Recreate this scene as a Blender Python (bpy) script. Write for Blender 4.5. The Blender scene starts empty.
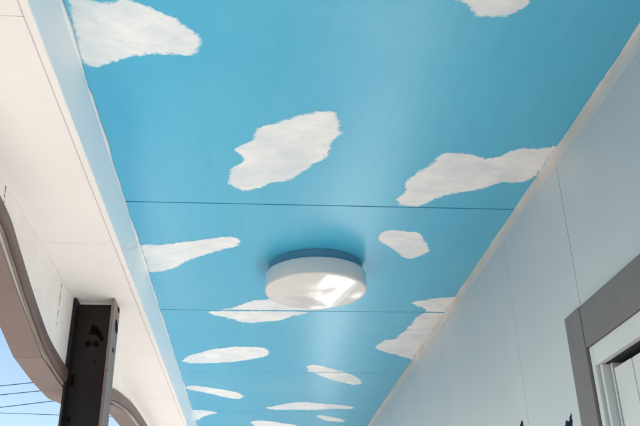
import bpy, bmesh, math, random
from mathutils import Vector, Matrix, noise
random.seed(7)
SC = bpy.context.scene
COL = SC.collection
EYE = 1.5                                   # camera height above the porch floor

# ------------------------------------------------------------------ camera
FL, PITCH, YAW, ROLL = 776.376, 0.457279, 0.0869546, -0.0185888
_f = Vector((math.sin(YAW)*math.cos(PITCH), math.cos(YAW)*math.cos(PITCH), math.sin(PITCH)))
_r0 = Vector((math.cos(YAW), -math.sin(YAW), 0)); _u0 = _r0.cross(_f)
_r = _r0*math.cos(ROLL) + _u0*math.sin(ROLL); _u = -_r0*math.sin(ROLL) + _u0*math.cos(ROLL)
cd = bpy.data.cameras.new('camera'); cam = bpy.data.objects.new('camera', cd); COL.objects.link(cam)
cd.sensor_width = 36; cd.sensor_fit = 'HORIZONTAL'; cd.lens = FL*36/640
cd.clip_start = 0.02; cd.clip_end = 5000
M = Matrix((_r, _u, -_f)).transposed().to_4x4(); M.translation = Vector((0, 0, EYE)); cam.matrix_world = M
SC.camera = cam

# ------------------------------------------------------------------ light
SUN_EL, SUN_AZ = 33.5, 266.0                 # degrees; azimuth clockwise from +Y
W = bpy.data.worlds.new('World'); SC.world = W; W.use_nodes = True
wn = W.node_tree; wn.nodes.clear()
sky = wn.nodes.new('ShaderNodeTexSky'); sky.sky_type = 'NISHITA'; sky.sun_disc = False
sky.sun_elevation = math.radians(SUN_EL); sky.sun_rotation = math.radians(SUN_AZ)
sky.air_density = 1.0; sky.dust_density = 0.7; sky.ozone_density = 0.5
bg = wn.nodes.new('ShaderNodeBackground'); bg.inputs['Strength'].default_value = 0.05
wo = wn.nodes.new('ShaderNodeOutputWorld')
wn.links.new(sky.outputs[0], bg.inputs[0]); wn.links.new(bg.outputs[0], wo.inputs[0])
sl = bpy.data.lights.new('sun', 'SUN'); sl.energy = 5.0; sl.angle = math.radians(0.53); sl.color = (1.0, 0.945, 0.88)
so = bpy.data.objects.new('sun', sl); COL.objects.link(so)
e, a = math.radians(SUN_EL), math.radians(SUN_AZ)
so.rotation_euler = Vector((math.cos(e)*math.sin(a), math.cos(e)*math.cos(a), math.sin(e))).to_track_quat('Z', 'Y').to_euler()
so.location = (-8, 2, 12)
vs = SC.view_settings; vs.view_transform = 'Standard'; vs.look = 'None'; vs.gamma = 1; vs.use_curve_mapping = False
vs.exposure = 2.1

# ------------------------------------------------------------------ measures (metres, heights above the floor)
ZC = EYE + .985          # blue ceiling
ZS = EYE + .847          # dropped soffit
XL, XT, XI, XO = -.370, -.386, -.573, -.646   # soffit edge, trim joint, inner and outer face of the fascia
XW = .735                # house wall
Y0, Y1 = -3.0, 9.0       # run of the porch

# ------------------------------------------------------------------ materials
def new_mat(name):
    m = bpy.data.materials.new(name); m.use_nodes = True
    nt = m.node_tree; b = nt.nodes['Principled BSDF']
    return m, nt, b
def N(nt, t, **kw):
    n = nt.nodes.new(t)
    for k, v in kw.items(): setattr(n, k, v)
    return n
def ramp(nt, src, stops):
    r = N(nt, 'ShaderNodeValToRGB'); cr = r.color_ramp
    while len(cr.elements) < len(stops): cr.elements.new(.5)
    for el, (p, c) in zip(cr.elements, stops):
        el.position = p; el.color = (c, c, c, 1) if not isinstance(c, tuple) else (*c, 1)
    nt.links.new(src, r.inputs[0]); return r.outputs[0]
def mixc(nt, fac, c1, c2, blend='MIX'):
    n = N(nt, 'ShaderNodeMix', data_type='RGBA', blend_type=blend)
    for sock, v in ((n.inputs[0], fac), (n.inputs[6], c1), (n.inputs[7], c2)):
        if hasattr(v, 'is_linked') or hasattr(v, 'links'): nt.links.new(v, sock)
        elif isinstance(v, tuple): sock.default_value = (*v, 1)
        else: sock.default_value = v
    return n.outputs[2]
def coords(nt, scale=(1, 1, 1)):
    tc = N(nt, 'ShaderNodeTexCoord'); mp = N(nt, 'ShaderNodeMapping')
    mp.inputs['Scale'].default_value = scale
    nt.links.new(tc.outputs['Object'], mp.inputs[0]); return mp.outputs[0]
def nz(nt, vec, scale, detail=4, rough=.55, dist=0):
    n = N(nt, 'ShaderNodeTexNoise'); nt.links.new(vec, n.inputs['Vector'])
    n.inputs['Scale'].default_value = scale; n.inputs['Detail'].default_value = detail
    n.inputs['Roughness'].default_value = rough; n.inputs['Distortion'].default_value = dist
    return n.outputs['Fac']
def bump(nt, b, h, strength=.2, dist=.002):
    n = N(nt, 'ShaderNodeBump'); n.inputs['Strength'].default_value = strength; n.inputs['Distance'].default_value = dist
    nt.links.new(h, n.inputs['Height']); nt.links.new(n.outputs[0], b.inputs['Normal'])
def painted(name, base, dark, rough=.5, stretch=(1, 1, 1), nscale=4, amount=(.35, .7), bumpy=(90, .12, .0012),
            speck=None, speck_col=(.05, .035, .03), spec=.5, fine=True):
    m, nt, b = new_mat(name)
    v = coords(nt, stretch)
    c = mixc(nt, ramp(nt, nz(nt, v, nscale, 5), [(amount[0], 0.0), (amount[1], 1.0)]), base, dark)
    v2 = coords(nt)
    if fine:
        c = mixc(nt, ramp(nt, nz(nt, v2, nscale*9, 4), [(.45, 0.0), (.75, .35)]), c, dark)
    if speck:
        c = mixc(nt, ramp(nt, nz(nt, v2, speck[0], 2, .5), [(speck[1], 0.0), (speck[1]+.025, 1.0)]), c, speck_col)
    nt.links.new(c, b.inputs['Base Color'])
    b.inputs['Roughness'].default_value = rough; b.inputs['Specular IOR Level'].default_value = spec
    bump(nt, b, nz(nt, v2, bumpy[0], 4), bumpy[1], bumpy[2])
    return m

m_blue, nt, b = new_mat('blue_ceiling_paint')
v = coords(nt, (1, .25, 1)); v2 = coords(nt)
c = mixc(nt, ramp(nt, nz(nt, v, 5, 5), [(.35, 0.0), (.7, 1.0)]), (.070, .445, .68), (.096, .485, .70))
c = mixc(nt, ramp(nt, nz(nt, v2, 1.6, 3), [(.5, 0.0), (.75, .55)]), c, (.15, .51, .69))
c = mixc(nt, ramp(nt, nz(nt, v, 38, 4), [(.5, 0.0), (.8, .4)]), c, (.07, .39, .61))
nt.links.new(c, b.inputs['Base Color']); b.inputs['Specular IOR Level'].default_value = .52
b.inputs['Roughness'].default_value = .28

m_cloud, nt, b = new_mat('cloud_paint')
at = N(nt, 'ShaderNodeAttribute', attribute_name='edge')     # 0 on the outline, 1 well inside: how thick the paint is
v2 = coords(nt)
def madd(a_, k_, c_):
    n_ = N(nt, 'ShaderNodeMath', operation='MULTIPLY_ADD'); nt.links.new(a_, n_.inputs[0]); n_.inputs[1].default_value = k_
    if isinstance(c_, float): n_.inputs[2].default_value = c_
    else: nt.links.new(c_, n_.inputs[2])
    return n_.outputs[0]
t_ = madd(at.outputs['Fac'], 1.9, -1.55); t_ = madd(nz(nt, v2, 13, 3, .5), 1.3, t_)
t_ = madd(nz(nt, v2, 48, 3, .6), 1.3, t_); t_ = madd(nz(nt, v2, 150, 3, .6, .4), .7, t_)
t_ = ramp(nt, t_, [(.12, 0.0), (.66, 1.0)])
w = mixc(nt, ramp(nt, nz(nt, v2, 9, 5), [(.38, 0.0), (.66, 1.0)]), (.87, .875, .87), (.70, .75, .79))
w = mixc(nt, ramp(nt, nz(nt, coords(nt, (1, 2.2, 1)), 20, 4, .65, .8), [(.48, 0.0), (.75, .6)]), w, (.58, .69, .76))
nt.links.new(mixc(nt, t_, (.135, .50, .69), w), b.inputs['Base Color'])
b.inputs['Roughness'].default_value = .55; bump(nt, b, nz(nt, v2, 120, 4, .7), .35, .002)

m_soffit = painted('soffit_paint', (.83, .785, .765), (.77, .725, .705), .55, nscale=2.2, speck=(42, .80))
m_edge = painted('edge_board_paint', (.87, .885, .90), (.88, .885, .89), .4, (1, .3, 1), 5)
m_stucco = painted('stucco_paint', (.85, .79, .75), (.77, .71, .665), .75, nscale=7, bumpy=(160, .5, .002), speck=(70, .735))
m_brown = painted('brown_cladding', (.185, .128, .113), (.145, .10, .088), .45, (1, .4, 1), 6, speck=(50, .77))
m_ribbon = painted('brown_trim_paint', (.155, .10, .088), (.10, .062, .054), .5, (1, .35, 1), 12, speck=(60, .70))
m_lip = painted('pale_lip', (.27, .215, .19), (.19, .145, .128), .45, nscale=14)
m_post = painted('post_paint', (.020, .015, .0145), (.013, .010, .010), .5, (1, 1, .25), 10, speck=(45, .76), speck_col=(.06, .028, .018), bumpy=(60, .15, .002), spec=.25)
m_postside = painted('lit_post_paint', (.23, .168, .148), (.155, .11, .096), .45, (1, 1, .3), 12, speck=(55, .70), speck_col=(.04, .022, .02))  # lighter copy of the post paint, light on the house side put into colour
m_peel = painted('peeled_rust', (.006, .003, .003), (.012, .004, .004), .8, nscale=30, speck=None, spec=.05)
m_wall = painted('wall_paint', (.60, .645, .665), (.51, .575, .61), .42, (1, 1, .3), 2.5, amount=(.3, .75), bumpy=(70, .06, .002), fine=False)
m_casing = painted('grey_casing', (.19, .18, .178), (.155, .147, .146), .5, nscale=5, bumpy=(200, .05, .001))
m_frame = painted('white_window_frame', (.62, .66, .665), (.56, .60, .61), .35, nscale=6, bumpy=(100, .03, .001))
m_groove = painted('dark_groove', (.03, .04, .05), (.02, .025, .03), .8, nscale=20)
m_conc = painted('pale_concrete', (.33, .305, .28), (.27, .25, .23), .85, nscale=.8, bumpy=(60, .3, .004))
m_floor = painted('porch_tile', (.12, .105, .095), (.085, .075, .068), .6, nscale=2, bumpy=(60, .2, .003))
m_asphalt = painted('asphalt', (.075, .072, .07), (.05, .05, .05), .9, nscale=.6, bumpy=(90, .5, .006))
m_touch = painted('white_touch_up', (.88, .89, .90), (.82, .84, .86), .5, nscale=8)
m_roof = painted('roof_sheet', (.30, .29, .28), (.24, .23, .22), .6, nscale=2)
m_navy = painted('navy_mural_paint', (.012, .018, .055), (.006, .010, .03), .8, nscale=40, spec=.1)
m_cable = painted('cable_sheath', (.028, .06, .105), (.022, .05, .09), .9, nscale=3, spec=.1)
m_base = painted('light_base_paint', (.10, .30, .44), (.08, .26, .40), .5, nscale=8)

m_gap, nt, b = new_mat('joint_gap')  # dark navy backing colour seen through the board joints
b.inputs['Base Color'].default_value = (.012, .04, .075, 1); b.inputs['Roughness'].default_value = .9
m_glass, nt, b = new_mat('frosted_glass')
b.inputs['Base Color'].default_value = (.24, .245, .24, 1); b.inputs['Roughness'].default_value = .18
bump(nt, b, nz(nt, coords(nt), 90, 2), .1, .001)
m_diff, nt, b = new_mat('white_acrylic')
b.inputs['Base Color'].default_value = (.72, .695, .685, 1); b.inputs['Roughness'].default_value = .10
b.inputs['Coat Weight'].default_value = .2; b.inputs['Coat Roughness'].default_value = .04
b.inputs['Subsurface Weight'].default_value = .1; b.inputs['Subsurface Radius'].default_value = (.02, .02, .02)
bump(nt, b, nz(nt, coords(nt), 11, 0), .42, .014)

m_caulk, nt, b = new_mat('cove_filler')
at = N(nt, 'ShaderNodeAttribute', attribute_name='edge'); v2 = coords(nt); v3 = coords(nt, (1, .3, 1))
s_ = N(nt, 'ShaderNodeMath', operation='MULTIPLY_ADD'); nt.links.new(nz(nt, v3, 16, 4, .6), s_.inputs[0])
s_.inputs[1].default_value = 1.0; nt.links.new(at.outputs['Fac'], s_.inputs[2])
f_ = ramp(nt, s_.outputs[0], [(.62, 0.0), (1.0, 1.0)])
c = mixc(nt, ramp(nt, nz(nt, v3, 22, 5), [(.4, 0.0), (.7, 1.0)]), (.70, .665, .63), (.60, .565, .53))
c = mixc(nt, ramp(nt, nz(nt, v2, 60, 2), [(.70, 0.0), (.72, 1.0)]), c, (.12, .095, .08))
nt.links.new(mixc(nt, f_, (.57, .62, .645), c), b.inputs['Base Color']); b.inputs['Roughness'].default_value = .6
bump(nt, b, nz(nt, v3, 60, 4), .5, .003)

# ------------------------------------------------------------------ helpers
def link(name, bm, mat, parent=None, smooth=False):
    bmesh.ops.recalc_face_normals(bm, faces=bm.faces) if not getattr(bm, 'keep', False) else None
    me = bpy.data.meshes.new(name); bm.to_mesh(me); bm.free()
    for mm in (mat if isinstance(mat, (list, tuple)) else [mat]): me.materials.append(mm)
    if smooth:
        for p in me.polygons: p.use_smooth = True
    o = bpy.data.objects.new(name, me); COL.objects.link(o)
    if parent: o.parent = parent
    return o
def tag(o, label, cat, group=None):
    o['label'] = label; o['category'] = cat
    if group: o['group'] = group
    return o
def root(name, label, cat, group=None):
    o = bpy.data.objects.new(name, None); COL.objects.link(o); o.empty_display_size = .1
    return tag(o, label, cat, group)
def box(bm, x0, x1, y0, y1, z0, z1, bev=0, mi=0):
    vs_ = [bm.verts.new((x, y, z)) for x in (x0, x1) for y in (y0, y1) for z in (z0, z1)]
    fs = [bm.faces.new([vs_[i] for i in q]) for q in ((0,1,3,2),(4,6,7,5),(0,4,5,1),(2,3,7,6),(0,2,6,4),(1,5,7,3))]
    for f in fs: f.material_index = mi
    if bev:
        es = {e_ for f in fs for e_ in f.edges}
        bmesh.ops.recalc_face_normals(bm, faces=fs)
        bmesh.ops.bevel(bm, geom=list(es), offset=bev, segments=2, affect='EDGES', profile=.6)
def ray(u, v):
    return _f + _r*((u-320)/FL) - _u*((v-213)/FL)
def on_ceiling(u, v, z=ZC):
    d = ray(u, v); t = (z-EYE)/d.z; return (d.x*t, d.y*t)
def on_side(u, v, X):                       # (Y, Z) on a vertical plane along the porch
    d = ray(u, v); t = X/d.x; return (d.y*t, EYE+d.z*t)
def on_front(u, v, Y):                      # (X, Z) on a plane facing the camera
    d = ray(u, v); t = Y/d.y; return (d.x*t, EYE+d.z*t)
def sdist(p, poly):
    x, y = p; best = 1e9; ins = False; n = len(poly); j = n-1
    for i in range(n):
        x1, y1 = poly[i]; x2, y2 = poly[j]
        if (y1 > y) != (y2 > y) and x < (x2-x1)*(y-y1)/(y2-y1)+x1: ins = not ins
        dx, dy = x2-x1, y2-y1; L = dx*dx+dy*dy or 1e-12
        t = max(0, min(1, ((x-x1)*dx+(y-y1)*dy)/L))
        d = (x-x1-t*dx)**2+(y-y1-t*dy)**2
        if d < best: best = d
        j = i
    d = math.sqrt(best); return -d if ins else d
def smooth_poly(poly, it=1):                # corner cutting
    for _ in range(it):
        q = []
        for i in range(len(poly)):
            a_, b_ = poly[i], poly[(i+1) % len(poly)]
            q += [(a_[0]*.75+b_[0]*.25, a_[1]*.75+b_[1]*.25), (a_[0]*.25+b_[0]*.75, a_[1]*.25+b_[1]*.75)]
        poly = q
    return poly
def patch(name, poly, put, mat, parent, step=.004, amp=.004, freq=70, fade=.014, cut=None, grow=0):
    """a coat of paint with a dabbed outline: poly in plane coordinates, put() lays a point in the scene"""
    xs = [p[0] for p in poly]; ys = [p[1] for p in poly]; g = amp*2+step
    nx = int((max(xs)-min(xs)+2*g)/step)+1; ny = int((max(ys)-min(ys)+2*g)/step)+1
    x0, y0 = min(xs)-g, min(ys)-g
    F = {}
    def fld(i, j):
        k = (i, j)
        if k not in F:
            x, y = x0+i*step, y0+j*step
            d = sdist((x, y), poly)-grow
            if abs(d) < .05:
                d += amp*(1.3*noise.noise((x*freq, y*freq, 3.1)) + 1.3*noise.noise((x*freq*3.3, y*freq*3.3, 7.7)) + .7*noise.noise((x*freq*7, y*freq*7, 2.7)) + 1.2*noise.noise((x*freq*.4, y*freq*.4, 1.7)))
            if cut: d = max(d, cut(x, y))
            F[k] = d
        return F[k]
    bm = bmesh.new(); lay = bm.verts.layers.float.new('edge'); V = {}
    def vert(key, x, y, d):
        if key not in V:
            v_ = bm.verts.new(put(x, y)); v_[lay] = max(0., min(1., -d/fade)); V[key] = v_
        return V[key]
    for i in range(nx):
        for j in range(ny):
            cs = [(i, j), (i+1, j), (i+1, j+1), (i, j+1)]; ds = [fld(*c_) for c_ in cs]
            if min(ds) >= 0: continue
            out = []
            for k in range(4):
                a_, b_ = cs[k], cs[(k+1) % 4]; da, db = ds[k], ds[(k+1) % 4]
                if da < 0: out.append(vert(a_, x0+a_[0]*step, y0+a_[1]*step, da))
                if (da < 0) != (db < 0):
                    t = da/(da-db)
                    out.append(vert((min(a_, b_), max(a_, b_)), x0+(a_[0]+(b_[0]-a_[0])*t)*step, y0+(a_[1]+(b_[1]-a_[1])*t)*step, 0))
            if len(out) >= 3:
                try: bm.faces.new(out)
                except ValueError: pass
    return link(name, bm, mat, parent)
def sweep(bm, path, section, mi=None):
    """section: (inward X offset, offset along the path's upward normal); path: (Y, Z) points"""
    rows = []
    for k, (y, z) in enumerate(path):
        a_ = path[max(0, k-1)]; b_ = path[min(len(path)-1, k+1)]
        t = Vector((b_[0]-a_[0], b_[1]-a_[1])).normalized(); n = (-t.y, t.x)
        rows.append([bm.verts.new((XI+ox, y+n[0]*on, z+n[1]*on)) for ox, on in section])
    for r0, r1 in zip(rows, rows[1:]):
        for k in range(len(section)):
            q = (k+1) % len(section)
            f = bm.faces.new((r0[k], r0[q], r1[q], r1[k]))
            if mi: f.material_index = mi[k]
    bm.faces.new(rows[0]); bm.faces.new(list(reversed(rows[-1])))
def spline(pts, n=8):                       # smooth curve through (Y, Z) points
    out = []
    for i in range(len(pts)-1):
        p0, p1, p2, p3 = pts[max(0, i-1)], pts[i], pts[i+1], pts[min(len(pts)-1, i+2)]
        for k in range(n):
            t = k/n
            m1 = (p2[1]-p0[1])/(p2[0]-p0[0])*(p2[0]-p1[0]); m2 = (p3[1]-p1[1])/(p3[0]-p1[0])*(p2[0]-p1[0])
            h = (2*t**3-3*t*t+1)*p1[1]+(t**3-2*t*t+t)*m1+(-2*t**3+3*t*t)*p2[1]+(t**3-t*t)*m2
            out.append((p1[0]+(p2[0]-p1[0])*t, h))
    return out+[pts[-1]]

# ------------------------------------------------------------------ ground and floor
bm = bmesh.new()
for v_ in ((-400, -400), (400, -400), (400, 400), (-400, 400)): bm.verts.new((*v_, -.15))
bm.faces.new(bm.verts); o = link('ground', bm, m_asphalt); o['kind'] = 'structure'
bm = bmesh.new(); box(bm, -2.9, XW+3.4, Y0-2, Y1+.5, -.149, -.06, .01); o = link('bounce_apron', bm, m_conc); o['kind'] = 'structure'  # unseen pale strip, added to bounce sunlight up under the porch
bm = bmesh.new(); box(bm, -.75, XW-.002, Y0, Y1, -.15, 0, .006); o = link('porch_floor', bm, m_floor); o['kind'] = 'structure'

# ------------------------------------------------------------------ ceiling with painted clouds
ceil = root('porch_ceiling', 'glossy sky blue porch ceiling painted with white clouds, between pale soffit and house wall', 'ceiling')
JOINTS = [(-2.60, .002), (-1.69, .002), (-.78, .002), (.13, .002), (1.04, .002), (1.946, .0056), (2.852, .0044), (3.770, .0020), (4.688, .0032), (5.606, .0020), (6.52, .002), (7.43, .002), (8.34, .002)]
bm = bmesh.new(); ya = Y0
for yj, wj in JOINTS+[(Y1, 0)]:
    box(bm, XL-.004, XW+.002, ya, yj-wj/2, ZC, ZC+.009); ya = yj+wj/2
link('ceiling_board', bm, m_blue, ceil)
bm = bmesh.new(); box(bm, XL-.004, XW+.002, Y0, Y1, ZC+.0095, ZC+.0145); link('backing_board', bm, m_gap, ceil)
bm = bmesh.new(); box(bm, XO-.25, XW+3.2, Y0-.2, Y1+.2, ZC+.32, ZC+.40, .01); link('roof_sky_block', bm, m_roof, ceil)  # unseen roof slab, added to block sky light above the ceiling
def crop(s, ox, oy, pts): return [(ox+x/s, oy+y/s) for x, y in pts]
CLOUDS = [
 crop(2.84, 0, 0, [(188,0),(196,30),(210,80),(225,140),(243,190),(290,187),(340,167),(400,153),(450,149),(500,156),(540,157),(562,143),(571,115),(556,90),(530,77),(490,50),(440,27),(395,6),(370,3),(345,-6),(330,4),(295,8),(262,2),(240,-14),(205,-18)]),
 [(450,-4),(457,0),(468,5),(473.5,14),(486,17.5),(500,16.5),(512,12.5),(524.5,6),(531,-1),(526,-12),(505,-20),(480,-18),(460,-10)],
 crop(3.13, 200, 90, [(88,290),(95,265),(92,250),(115,235),(138,226),(125,205),(112,190),(118,178),(145,165),(170,150),(175,130),(200,112),(240,100),(270,88),(320,75),(370,68),(410,63),(430,75),(435,100),(444,130),(425,150),(405,172),(403,200),(385,215),(350,235),(320,260),(290,277),(250,285),(215,293),(180,308),(150,317),(115,307)]),
 crop(3.043, 360, 130, [(108,210),(120,195),(140,185),(138,165),(155,140),(180,122),(215,105),(235,80),(260,70),(300,68),(340,75),(380,85),(410,85),(440,75),(460,62),(500,53),(540,58),(605,48),(598,72),(562,112),(526,149),(480,162),(440,155),(400,170),(350,185),(290,192),(240,205),(210,220),(180,232),(140,233),(116,225)]),
 crop(3.043, 360, 130, [(54,325),(65,310),(100,303),(140,310),(180,311),(190,330),(205,350),(213,370),(190,381),(160,393),(130,387),(105,367),(85,352),(60,342)]),
 [(134,247),(144,244),(162,245),(180,242),(200,240.5),(215,238),(228,236.5),(238,238),(241,242),(235,246.5),(222,250),(205,254),(190,260),(178,266),(165,271),(150,272),(136,271.5),(130,260)],
 [(206,312.5),(220,310),(232,308),(245,303),(258,300),(300,298),(335,302),(332,308),(317,311),(296,315.6),(283,319.6),(264,322.5),(240,322.5),(225,317)],
 [(410,302),(425,300),(433,298.5),(445,297.5),(472,296),(464,304),(446,328),(430,352),(415,361),(400,356),(388,352.5),(379,350.5),(376,347),(383,340.5),(395,339.5),(400,335),(406,330),(413,323),(414,318),(420,315),(428,311.5),(424,307.5),(416,305)],
 crop(3.383, 120, 300, [(208,203),(240,187),(290,172),(350,161),(420,157),(482,159),(511,175),(495,191),(450,200),(400,207),(340,212),(270,215),(226,213)]),
 crop(3.383, 120, 300, [(216,297),(240,289),(280,292),(320,299),(370,307),(407,317),(418,328),(400,336),(360,331),(320,319),(270,309),(235,304)]),
 [(178,411),(189.5,409.8),(206,410.5),(219,412.5),(211,414.5),(204,416.3),(200,418.5),(192,422),(183,427),(180,432),(176,424)],
 crop(3.2, 260, 300, [(146,213),(165,206),(200,211),(240,221),(285,234),(315,251),(330,266),(310,272),(275,267),(230,256),(190,241),(155,229)]),
 crop(3.2, 260, 300, [(14,345),(50,339),(100,329),(150,327),(200,332),(260,336),(301,342),(295,349),(240,348),(170,351),(100,351),(40,351)]),
 crop(3.2, 260, 300, [(178,369),(210,371),(250,379),(275,386),(265,391),(230,389),(200,383)]),
 [(249,421.6),(262,420.4),(277,422.4),(300,425.4),(296,431),(285,434),(265,431),(255,426)],
]
gapcut = lambda x, y: max((wj/2+.0008)-abs(y-yj) for yj, wj in JOINTS)
for k, c_ in enumerate(CLOUDS):
    poly = smooth_poly([on_ceiling(*p) for p in c_])
    far = sum(p[1] for p in poly)/len(poly)
    clip = lambda x, y: max(gapcut(x, y), XL+.0005-x, x-XW+.0015)
    st = .0028 if far < 2.3 else .005
    patch('painted_cloud', poly, lambda x, y: (x, y, ZC-.0003), m_cloud, ceil, step=st,
          amp=.0032 if far < 2.6 else .0055, freq=75 if far < 2.6 else 40, fade=.026, cut=clip, grow=.003 if far < 2.6 else .004)

# ------------------------------------------------------------------ dropped soffit
sof = root('soffit', 'off white panelled soffit strip dropped below the blue ceiling beside the dark post', 'soffit')
bm = bmesh.new(); box(bm, XL-.016, XL, Y0, Y1, ZS+.0005, ZC-.0006, .001); link('edge_board', bm, m_edge, sof)
# thin ragged overlap of the edge board's white paint on the blue ceiling
rag = [(Y0, 0.0)]
bm = bmesh.new(); prev = None; y = .6
while y < Y1:
    wv = .0045+.006*noise.noise((y*7, .3, 2))+.003*noise.noise((y*31, 5, 2)); wv = max(.0008, wv)
    cur = (bm.verts.new((XL, y, ZC-.0009)), bm.verts.new((XL+wv, y, ZC-.0009)), bm.verts.new((XL+wv*.3, y, ZC-.0035-wv*.2)), bm.verts.new((XL, y, ZC-.006-wv*.5)))
    if prev:
        for k in range(3): bm.faces.new((prev[k], prev[k+1], cur[k+1], cur[k]))
    prev = cur; y += .012
link('caulk_bead', bm, m_edge, sof, True)
bm = bmesh.new(); box(bm, XT+.0009, XL-.0005, Y0, Y1, ZS-.0015, ZS+.012, .003); link('corner_trim', bm, m_soffit, sof)
bm = bmesh.new(); ya = Y0
SJ = [-1.70, -.80, .11, 1.019, 1.926, 2.832, 3.74, 4.65, 5.56, 6.47, 7.38, 8.29]
for yj in SJ+[Y1+.001]:
    box(bm, XI+.0005, XT-.0008, ya, yj-.0007, ZS, ZS+.010); ya = yj+.0007
link('soffit_panel', bm, m_soffit, sof)
bm = bmesh.new(); box(bm, XI+.002, XL-.018, Y0, Y1, ZS+.0125, ZS+.018); link('backing_strip', bm, m_groove, sof)
# cloud paint run over the edge board
for pts in ([(114,252),(122,248),(136,247),(141,258),(136,271),(128,273),(118,268),(114,260)],
            [(168,399),(176,404),(183,410),(184,424),(180,430),(172,418)]):
    poly = smooth_poly([on_side(u, v, XL) for u, v in pts])
    patch('cloud_smear', poly, lambda y_, z_: (XL+.0006, y_, z_), m_touch, sof, step=.005, amp=.006, freq=50, fade=.0005,
          cut=lambda y_, z_: max(ZS+.002-z_, z_-ZC+.004))

# ------------------------------------------------------------------ arched fascia
fas = root('arched_fascia', 'scalloped porch fascia with brown arch trim over the dark post', 'fascia')
LOW = [(-3.0, .745), (-.6, .745), (1.35, .7465), (1.50, .743), (1.617, .731), (1.703, .703), (1.772, .680), (1.850, .654), (1.95, .624), (2.092, .590),
       (2.331, .568), (2.50, .567), (2.65, .587), (2.90, .640), (3.18, .700), (3.43, .731), (3.63, .749), (3.87, .759), (4.5, .762), (9.0, .762)]
low = [(y_, EYE+z_) for y_, z_ in spline(LOW, 6)]
UND = [(-3.0, .737), (1.40, .737), (1.60, .722), (1.80, .660), (2.090, .584), (2.30, .569), (2.499, .566), (2.70, .590), (2.95, .640), (3.22, .700), (3.57, .740), (4.2, .752), (9.0, .752)]
und = [(y_, EYE+z_) for y_, z_ in UND]
top = ZC+.12
bm = bmesh.new()                            # stuccoed core of the beam, its inner face seen from the porch
rows = []
for y_, z_ in low:
    rows.append([bm.verts.new(p) for p in ((XI, y_, z_+.006), (XI, y_, top), (XO+.004, y_, top), (XO+.004, y_, z_+.006))])
for r0, r1 in zip(rows, rows[1:]):
    for k in range(4): bm.faces.new((r0[k], r0[(k+1) % 4], r1[(k+1) % 4], r1[k]))
bm.faces.new(rows[0]); bm.faces.new(list(reversed(rows[-1])))
link('stucco_beam', bm, m_stucco, fas)
PY0, PY1 = 2.346, 2.452                     # the post's front and back: the trim butts against it
def run(path, ya, yb):
    def at(y): 
        for (y0, z0), (y1, z1) in zip(path, path[1:]):
            if y0 <= y <= y1: return (y, z0+(z1-z0)*(y-y0)/(y1-y0))
        return path[-1]
    return [at(ya)]+[p for p in path if ya+.002 < p[0] < yb-.002]+[at(yb)]
for ya, yb in ((Y0, PY0-.001), (PY1+.001, Y1)):
    bm = bmesh.new()                        # brown band along the arch, with a thin lip below it
    sweep(bm, run(low, ya, yb), [(0, .060), (.007, .057), (.012, .048), (.0125, .022), (.009, .014), (0, .014)])
    tr = link('arch_trim', bm, m_ribbon, fas)
    bm = bmesh.new()
    sweep(bm, run(low, ya, yb), [(0, .0135), (.004, .0130), (.0055, .0095), (.0045, .006), (.0015, .005), (0, .0045)])
    link('lip', bm, m_lip, tr)
bm = bmesh.new()
for k in range(len(und)-1):                 # sheet metal lengths folded under the beam, with a dark seam where they meet
    (ya, za), (yb, zb) = und[k], und[k+1]; s_ = .0022 if ya > 1.9 and ya < 2.2 or 3.5 < ya < 3.6 else 0
    if s_: link('underside_cladding', bm, m_brown, fas); bm = bmesh.new()
    t = s_/(yb-ya); p = []
    p0 = (ya+s_, za+(zb-za)*t); p1 = (yb, zb)
    for X in (XI-.001, XO):
        p.append([bm.verts.new((X, *p0)), bm.verts.new((X, *p1)), bm.verts.new((X, p1[0], p1[1]+.007)), bm.verts.new((X, p0[0], p0[1]+.007))])
    for q in range(4): bm.faces.new((p[0][q], p[0][(q+1) % 4], p[1][(q+1) % 4], p[1][q]))
    bm.faces.new(p[0]); bm.faces.new(list(reversed(p[1])))
link('underside_cladding', bm, m_brown, fas)
bm = bmesh.new(); rows = []                 # outer sheet
for y_, z_ in und: rows.append([bm.verts.new(q) for q in ((XO+.0035, y_, z_+.0005), (XO-.002, y_, z_+.0005), (XO-.002, y_, top+.03), (XO+.0035, y_, top+.03))])
for r0, r1 in zip(rows, rows[1:]):
    for k in range(4): bm.faces.new((r0[k], r0[(k+1) % 4], r1[(k+1) % 4], r1[k]))
link('outer_cladding', bm, m_brown, fas)
for yc, za, zb in ((2.186, .700, .840), (1.602, .800, .842), (3.62, .780, .84)):      # rusty hairline cracks in the stucco
    pts = []
    n_ = 9; L_ = []; R_ = []
    for i in range(n_):
        t = i/(n_-1); z_ = EYE+za+(zb-za)*t; w_ = .0012+.0012*abs(noise.noise((z_*60, yc, 0)))
        yy = yc+.006*noise.noise((z_*30, yc*9, 4)); L_.append((yy-w_, z_)); R_.append((yy+w_, z_))
    patch('crack', L_+R_[::-1], lambda y_, z_: (XI+.0006, y_, z_), m_peel, fas, step=.002, amp=.0018, freq=160, fade=.004)

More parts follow.
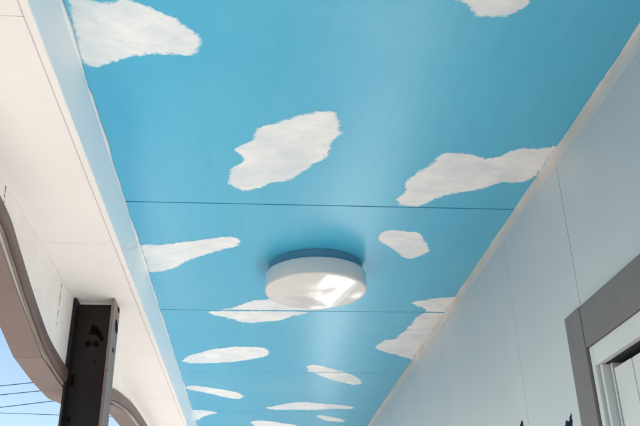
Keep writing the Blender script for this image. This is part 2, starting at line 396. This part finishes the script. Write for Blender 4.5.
# ------------------------------------------------------------------ steel post
post = root('steel_post', 'dark brown rust spotted steel channel post rising to the soffit', 'post')
post.location = (0, 0, 0)
PX0, PX1, PY0, PY1 = -.5705, -.446, 2.346, 2.452
PT = ZS-.001
bm = bmesh.new(); box(bm, PX0, PX0+.008, PY0, PY1, 0, PT, .0015); link('flange', bm, m_post, post)
bm = bmesh.new(); box(bm, PX1-.009, PX1, PY0, PY1, 0, PT+.0005, .0015); o = link('flange', bm, m_postside, post); o['label'] = 'lit toned grey brown flange facing the house'
bm = bmesh.new(); box(bm, PX0+.0082, PX1-.0092, 2.396, 2.403, 0, PT-.004); link('web', bm, m_post, post)
bm = bmesh.new(); box(bm, PX0-.02, PX1+.02, PY0-.02, PY1+.02, .0005, .012, .002); link('base_plate', bm, m_post, post)
WY = 2.3955
for pts in ([(90.5,326),(94,324.5),(97,327),(99.5,331),(103,334),(104,340),(101.5,342),(98.5,338),(95,334.5),(91,335),(88,334),(90.5,331)],
            [(86,340.5),(90,339.5),(92,343),(90,347),(86.5,347.5),(84.5,344)],
            [(93,342),(97,341),(99,344),(96,347.5),(93.5,346)],
            [(71,375),(74,374),(74.5,380),(73,386),(70,385),(69.5,380)],
            [(67,418),(69.5,417),(69.5,421),(67.5,422)], [(94,361),(96,361),(95.5,363),(94,363)]):
    poly = smooth_poly([on_front(u, v, WY) for u, v in pts])
    patch('peeled_patch', poly, lambda x_, z_: (x_, WY-.0002, z_), m_peel, post, step=.0016, amp=.0026, freq=150, fade=.004)
for pts in ([(115.5,318),(117.5,322),(117.8,332),(116,335),(114.8,328)], [(112.5,347),(114,349),(113.5,353),(112,352)],
            [(117.8,306),(119.4,309),(119,314),(117.8,312)]):
    poly = smooth_poly([on_side(u, v, PX1) for u, v in pts])
    patch('peeled_patch', poly, lambda y_, z_: (PX1+.0003, y_, z_), m_peel, post, step=.002, amp=.002, freq=200, fade=.004)

# ------------------------------------------------------------------ ceiling light
lamp = root('ceiling_light', 'round white plastic flush light on a blue base, mounted on the cloud painted ceiling', 'light')
lamp.location = (.191, 2.406, ZC)
def lathe(prof, n=96, wob=None):
    bm = bmesh.new(); rows = []
    for r, z in prof:
        rows.append([bm.verts.new((r*math.cos(2*math.pi*k/n), r*math.sin(2*math.pi*k/n), z)) for k in range(n)] if r > 1e-6 else [bm.verts.new((0, 0, z))])
    for a_, b_ in zip(rows, rows[1:]):
        for k in range(n):
            q = (k+1) % n
            if len(b_) == 1: bm.faces.new((a_[k], a_[q], b_[0]))
            elif len(a_) == 1: bm.faces.new((a_[0], b_[q], b_[k]))
            else: bm.faces.new((a_[k], a_[q], b_[q], b_[k]))
    return bm
R_ = .168; rb = .156
link('base', lathe([(0, -.0012), (rb, -.0012), (rb, -.026), (rb-.004, -.030), (0, -.030)]), m_base, lamp)
pr = [(0, -.0305), (R_-.006, -.0305), (R_-.001, -.0315), (R_, -.034), (R_, -.082)]
for k in range(1, 9):
    t = k/8*math.pi/2; pr.append((R_-.009+.009*math.cos(t), -.082-.0075*math.sin(t)))
for k in range(1, 25):
    r = (R_-.009)*(1-k/24); pr.append((r, -.0895-.0035*(1-(r/(R_-.009))**2)))
link('diffuser', lathe(pr), m_diff, lamp, True)

# ------------------------------------------------------------------ house wall and window
house = root('house_wall', 'pale blue grey panelled house wall with a grey framed window', 'wall')
WZ0, WZ1, WY0, WY1 = .92, EYE+.470, .10, 1.598      # window opening
VJ = [-2.4, -1.95, -1.5, -1.05, -.6, -.15, .285, .73, 1.18, 1.631, 2.077, 2.52, 2.97, 3.42, 3.87, 4.32, 4.77, 5.22, 5.67, 6.12, 6.57, 7.02, 7.47, 7.92, 8.37, 8.82]
bm = bmesh.new(); ya = Y0
for yj in VJ+[Y1+.01]:
    hw = .0013 if abs(yj-1.631) < .01 else (.0009 if abs(yj-2.077) < .01 else .0004)
    yb = yj-hw
    lo, hi = max(ya, WY0), min(yb, WY1)
    if lo < hi:
        if ya < WY0: box(bm, XW, XW+.014, ya, WY0, 0, ZC+.3)
        if yb > WY1: box(bm, XW, XW+.014, WY1, yb, 0, ZC+.3)
        box(bm, XW, XW+.014, lo, hi, 0, WZ0); box(bm, XW, XW+.014, lo, hi, WZ1, ZC+.3)
    else: box(bm, XW, XW+.014, ya, yb, 0, ZC+.3)
    ya = yj+hw
link('wall_panel', bm, m_wall, house)
bm = bmesh.new()
for q in ((Y0, WY0-.001, 0, ZC+.3), (WY1+.001, Y1, 0, ZC+.3), (WY0-.001, WY1+.001, 0, WZ0), (WY0-.001, WY1+.001, WZ1, ZC+.3)): box(bm, XW+.0145, XW+.14, *q)
box(bm, XW+.1405, XW+3.0, Y0+.05, Y1-.05, 0, ZC+.31)  # unseen house body, added to block sky light behind the wall
link('wall_core_sky_block', bm, m_groove, house)
# hand smoothed filler along the wall's top edge
bm = bmesh.new(); lay = bm.verts.layers.float.new('edge'); prev = None; y = -.5
while y < Y1:
    w1 = .002+.005*abs(noise.noise((y*4, 1, 9)))+.002*noise.noise((y*40, 2, 9)); w1 = max(.001, w1)
    h1 = .018+.010*noise.noise((y*4, 6, 1))
    sec = [(XW-w1-.002, ZC-.0004, 1), (XW-w1-.001, ZC-.0014, 1), (XW-.0034, ZC-.006, .85), (XW-.0022, ZC-.016, .6), (XW-.0012, ZC-.026, .3), (XW-.0003, ZC-.034-h1*.35, 0)]
    cur = []
    for x_, z_, e_ in sec:
        vv = bm.verts.new((x_, y, z_)); vv[lay] = e_; cur.append(vv)
    if prev:
        for k in range(len(sec)-1): bm.faces.new((prev[k], cur[k], cur[k+1], prev[k+1]))
    prev = cur; y += .012
link('cove_filler', bm, m_caulk, house, True)
CP = .016                                    # the casing stands proud of the wall
cy1, cz1, cw = 1.697, EYE+.572, .088
bm = bmesh.new()                             # fixed frame: outer ring, then a deeper track
fy = cy1-.0912-.0015
box(bm, XW-.010, XW+.075, fy-.016, fy, WZ0+.0045, EYE+.4755, .002)
box(bm, XW-.010, XW+.006, WY0, fy-.0165, EYE+.432, EYE+.4755, .002)
box(bm, XW-.002, XW+.075, fy-.0320, fy-.0215, WZ0+.0045, EYE+.4315, .001)
box(bm, XW+.014, XW+.075, fy-.044, fy-.0375, WZ0+.0045, EYE+.4315, .001)
win = link('window', bm, m_frame, house)
bm = bmesh.new(); box(bm, XW-CP, XW-.0005, cy1-.088, cy1, WZ0-.08, cz1, .002); link('casing_jamb', bm, m_casing, win)
bm = bmesh.new(); box(bm, XW-CP+.0008, XW-.0005, WY0-.08, cy1-.0912, EYE+.4765, cz1-.001, .002); link('casing_head', bm, m_casing, win)
bm = bmesh.new(); box(bm, XW-CP, XW-.0005, WY0-.092, WY0-.004, WZ0-.08, EYE+.475, .002); link('casing_jamb', bm, m_casing, win)
bm = bmesh.new(); box(bm, XW-CP-.02, XW-.0005, WY0, cy1-.0912, WZ0-.08, WZ0+.004, .003); link('sill', bm, m_casing, win)
bm = bmesh.new(); box(bm, XW+.045, XW+.074, fy-.0375, fy-.0165, WZ0+.0045, EYE+.4315); box(bm, XW+.0445, XW+.074, WY0, fy-.0445, EYE+.400, EYE+.4315); box(bm, XW+.0065, XW+.075, WY0, fy-.0165, EYE+.4325, EYE+.4755)  # dark window track, shade of the deep gap put into its colour
link('shaded_track', bm, m_groove, win)
sx0, sx1 = XW+.012, XW+.042
bm = bmesh.new(); box(bm, sx0, sx1, 1.468, 1.549, WZ0+.0045, EYE+.416, .002); link('sash_stile', bm, m_frame, win)
bm = bmesh.new(); box(bm, sx0+.0008, sx1, WY0+.05, 1.4655, EYE+.330, EYE+.416, .002); link('sash_rail', bm, m_frame, win)
bm = bmesh.new(); box(bm, sx0+.012, sx0+.018, WY0+.05, 1.460, WZ0+.01, EYE+.324); link('pane', bm, m_glass, win)
bm = bmesh.new(); box(bm, sx0+.002, sx0+.011, 1.4605, 1.4655, WZ0+.01, EYE+.3292, .001); box(bm, sx0+.002, sx0+.011, WY0+.05, 1.460, EYE+.3245, EYE+.3292, .001)
link('glazing_bead', bm, m_groove, win)
bm = bmesh.new(); box(bm, sx1+.001, XW+.0445, WY0+.05, 1.49, WZ0+.01, EYE+.40); link('blind', bm, m_glass, win)
# dark navy painted sprigs low on the wall, only their tips in view
for pts in ([(521.8,420.5),(523,421.5),(523.3,425),(524.5,440),(516,440),(519.5,428),(520.5,425)],
            [(571.2,413.5),(572.2,416),(571.6,418.5),(572.8,421),(572.2,424),(574,440),(563,440),(565.5,424),(566,421.5),(567.5,420.5),(568.5,422.5),(569.8,421),(570,417.5)]):
    poly = [on_side(u, v, XW) for u, v in pts]
    patch('painted_sprig', poly, lambda y_, z_: (XW-.0008, y_, z_), m_navy, house, step=.0022, amp=.0016, freq=170, fade=.004)

# ------------------------------------------------------------------ power lines
def cable(pa, pb, Y, label, rad=.009):
    A = ray(*pa); B = ray(*pb); A = A*(Y/A.y)
    B = B*(A.z/B.z)                         # same height: the line runs level
    d = (B-A).normalized(); mid = (A+B)/2
    bm = bmesh.new(); rows = []
    for k in range(-20, 21):
        t = k*1.1; p = mid+d*t+Vector((0, 0, EYE+.0006*t*t))
        s_ = d.cross(Vector((0, 0, 1))).normalized()
        rows.append([bm.verts.new(p+s_*rad*math.cos(q*math.pi/3)+Vector((0, 0, rad*math.sin(q*math.pi/3)))) for q in range(6)])
    for r0, r1 in zip(rows, rows[1:]):
        for q in range(6): bm.faces.new((r0[q], r0[(q+1) % 6], r1[(q+1) % 6], r1[q]))
    o = link('power_line', bm, m_cable, None, True)
    tag(o, label, 'power line', 'overhead power lines behind the post')
cable((0, 386), (34, 382.5), 15, 'topmost of the thin dark power lines crossing the sky beside the post')
cable((0, 395), (42, 390.7), 15.3, 'second power line from the top in the sky beside the post')
cable((0, 407.5), (60, 400.2), 15.6, 'third power line down, the most tilted one beside the post')
cable((0, 413), (58, 415), 16.5, 'lowest power line, faint and nearly level in the sky beside the post', .006)
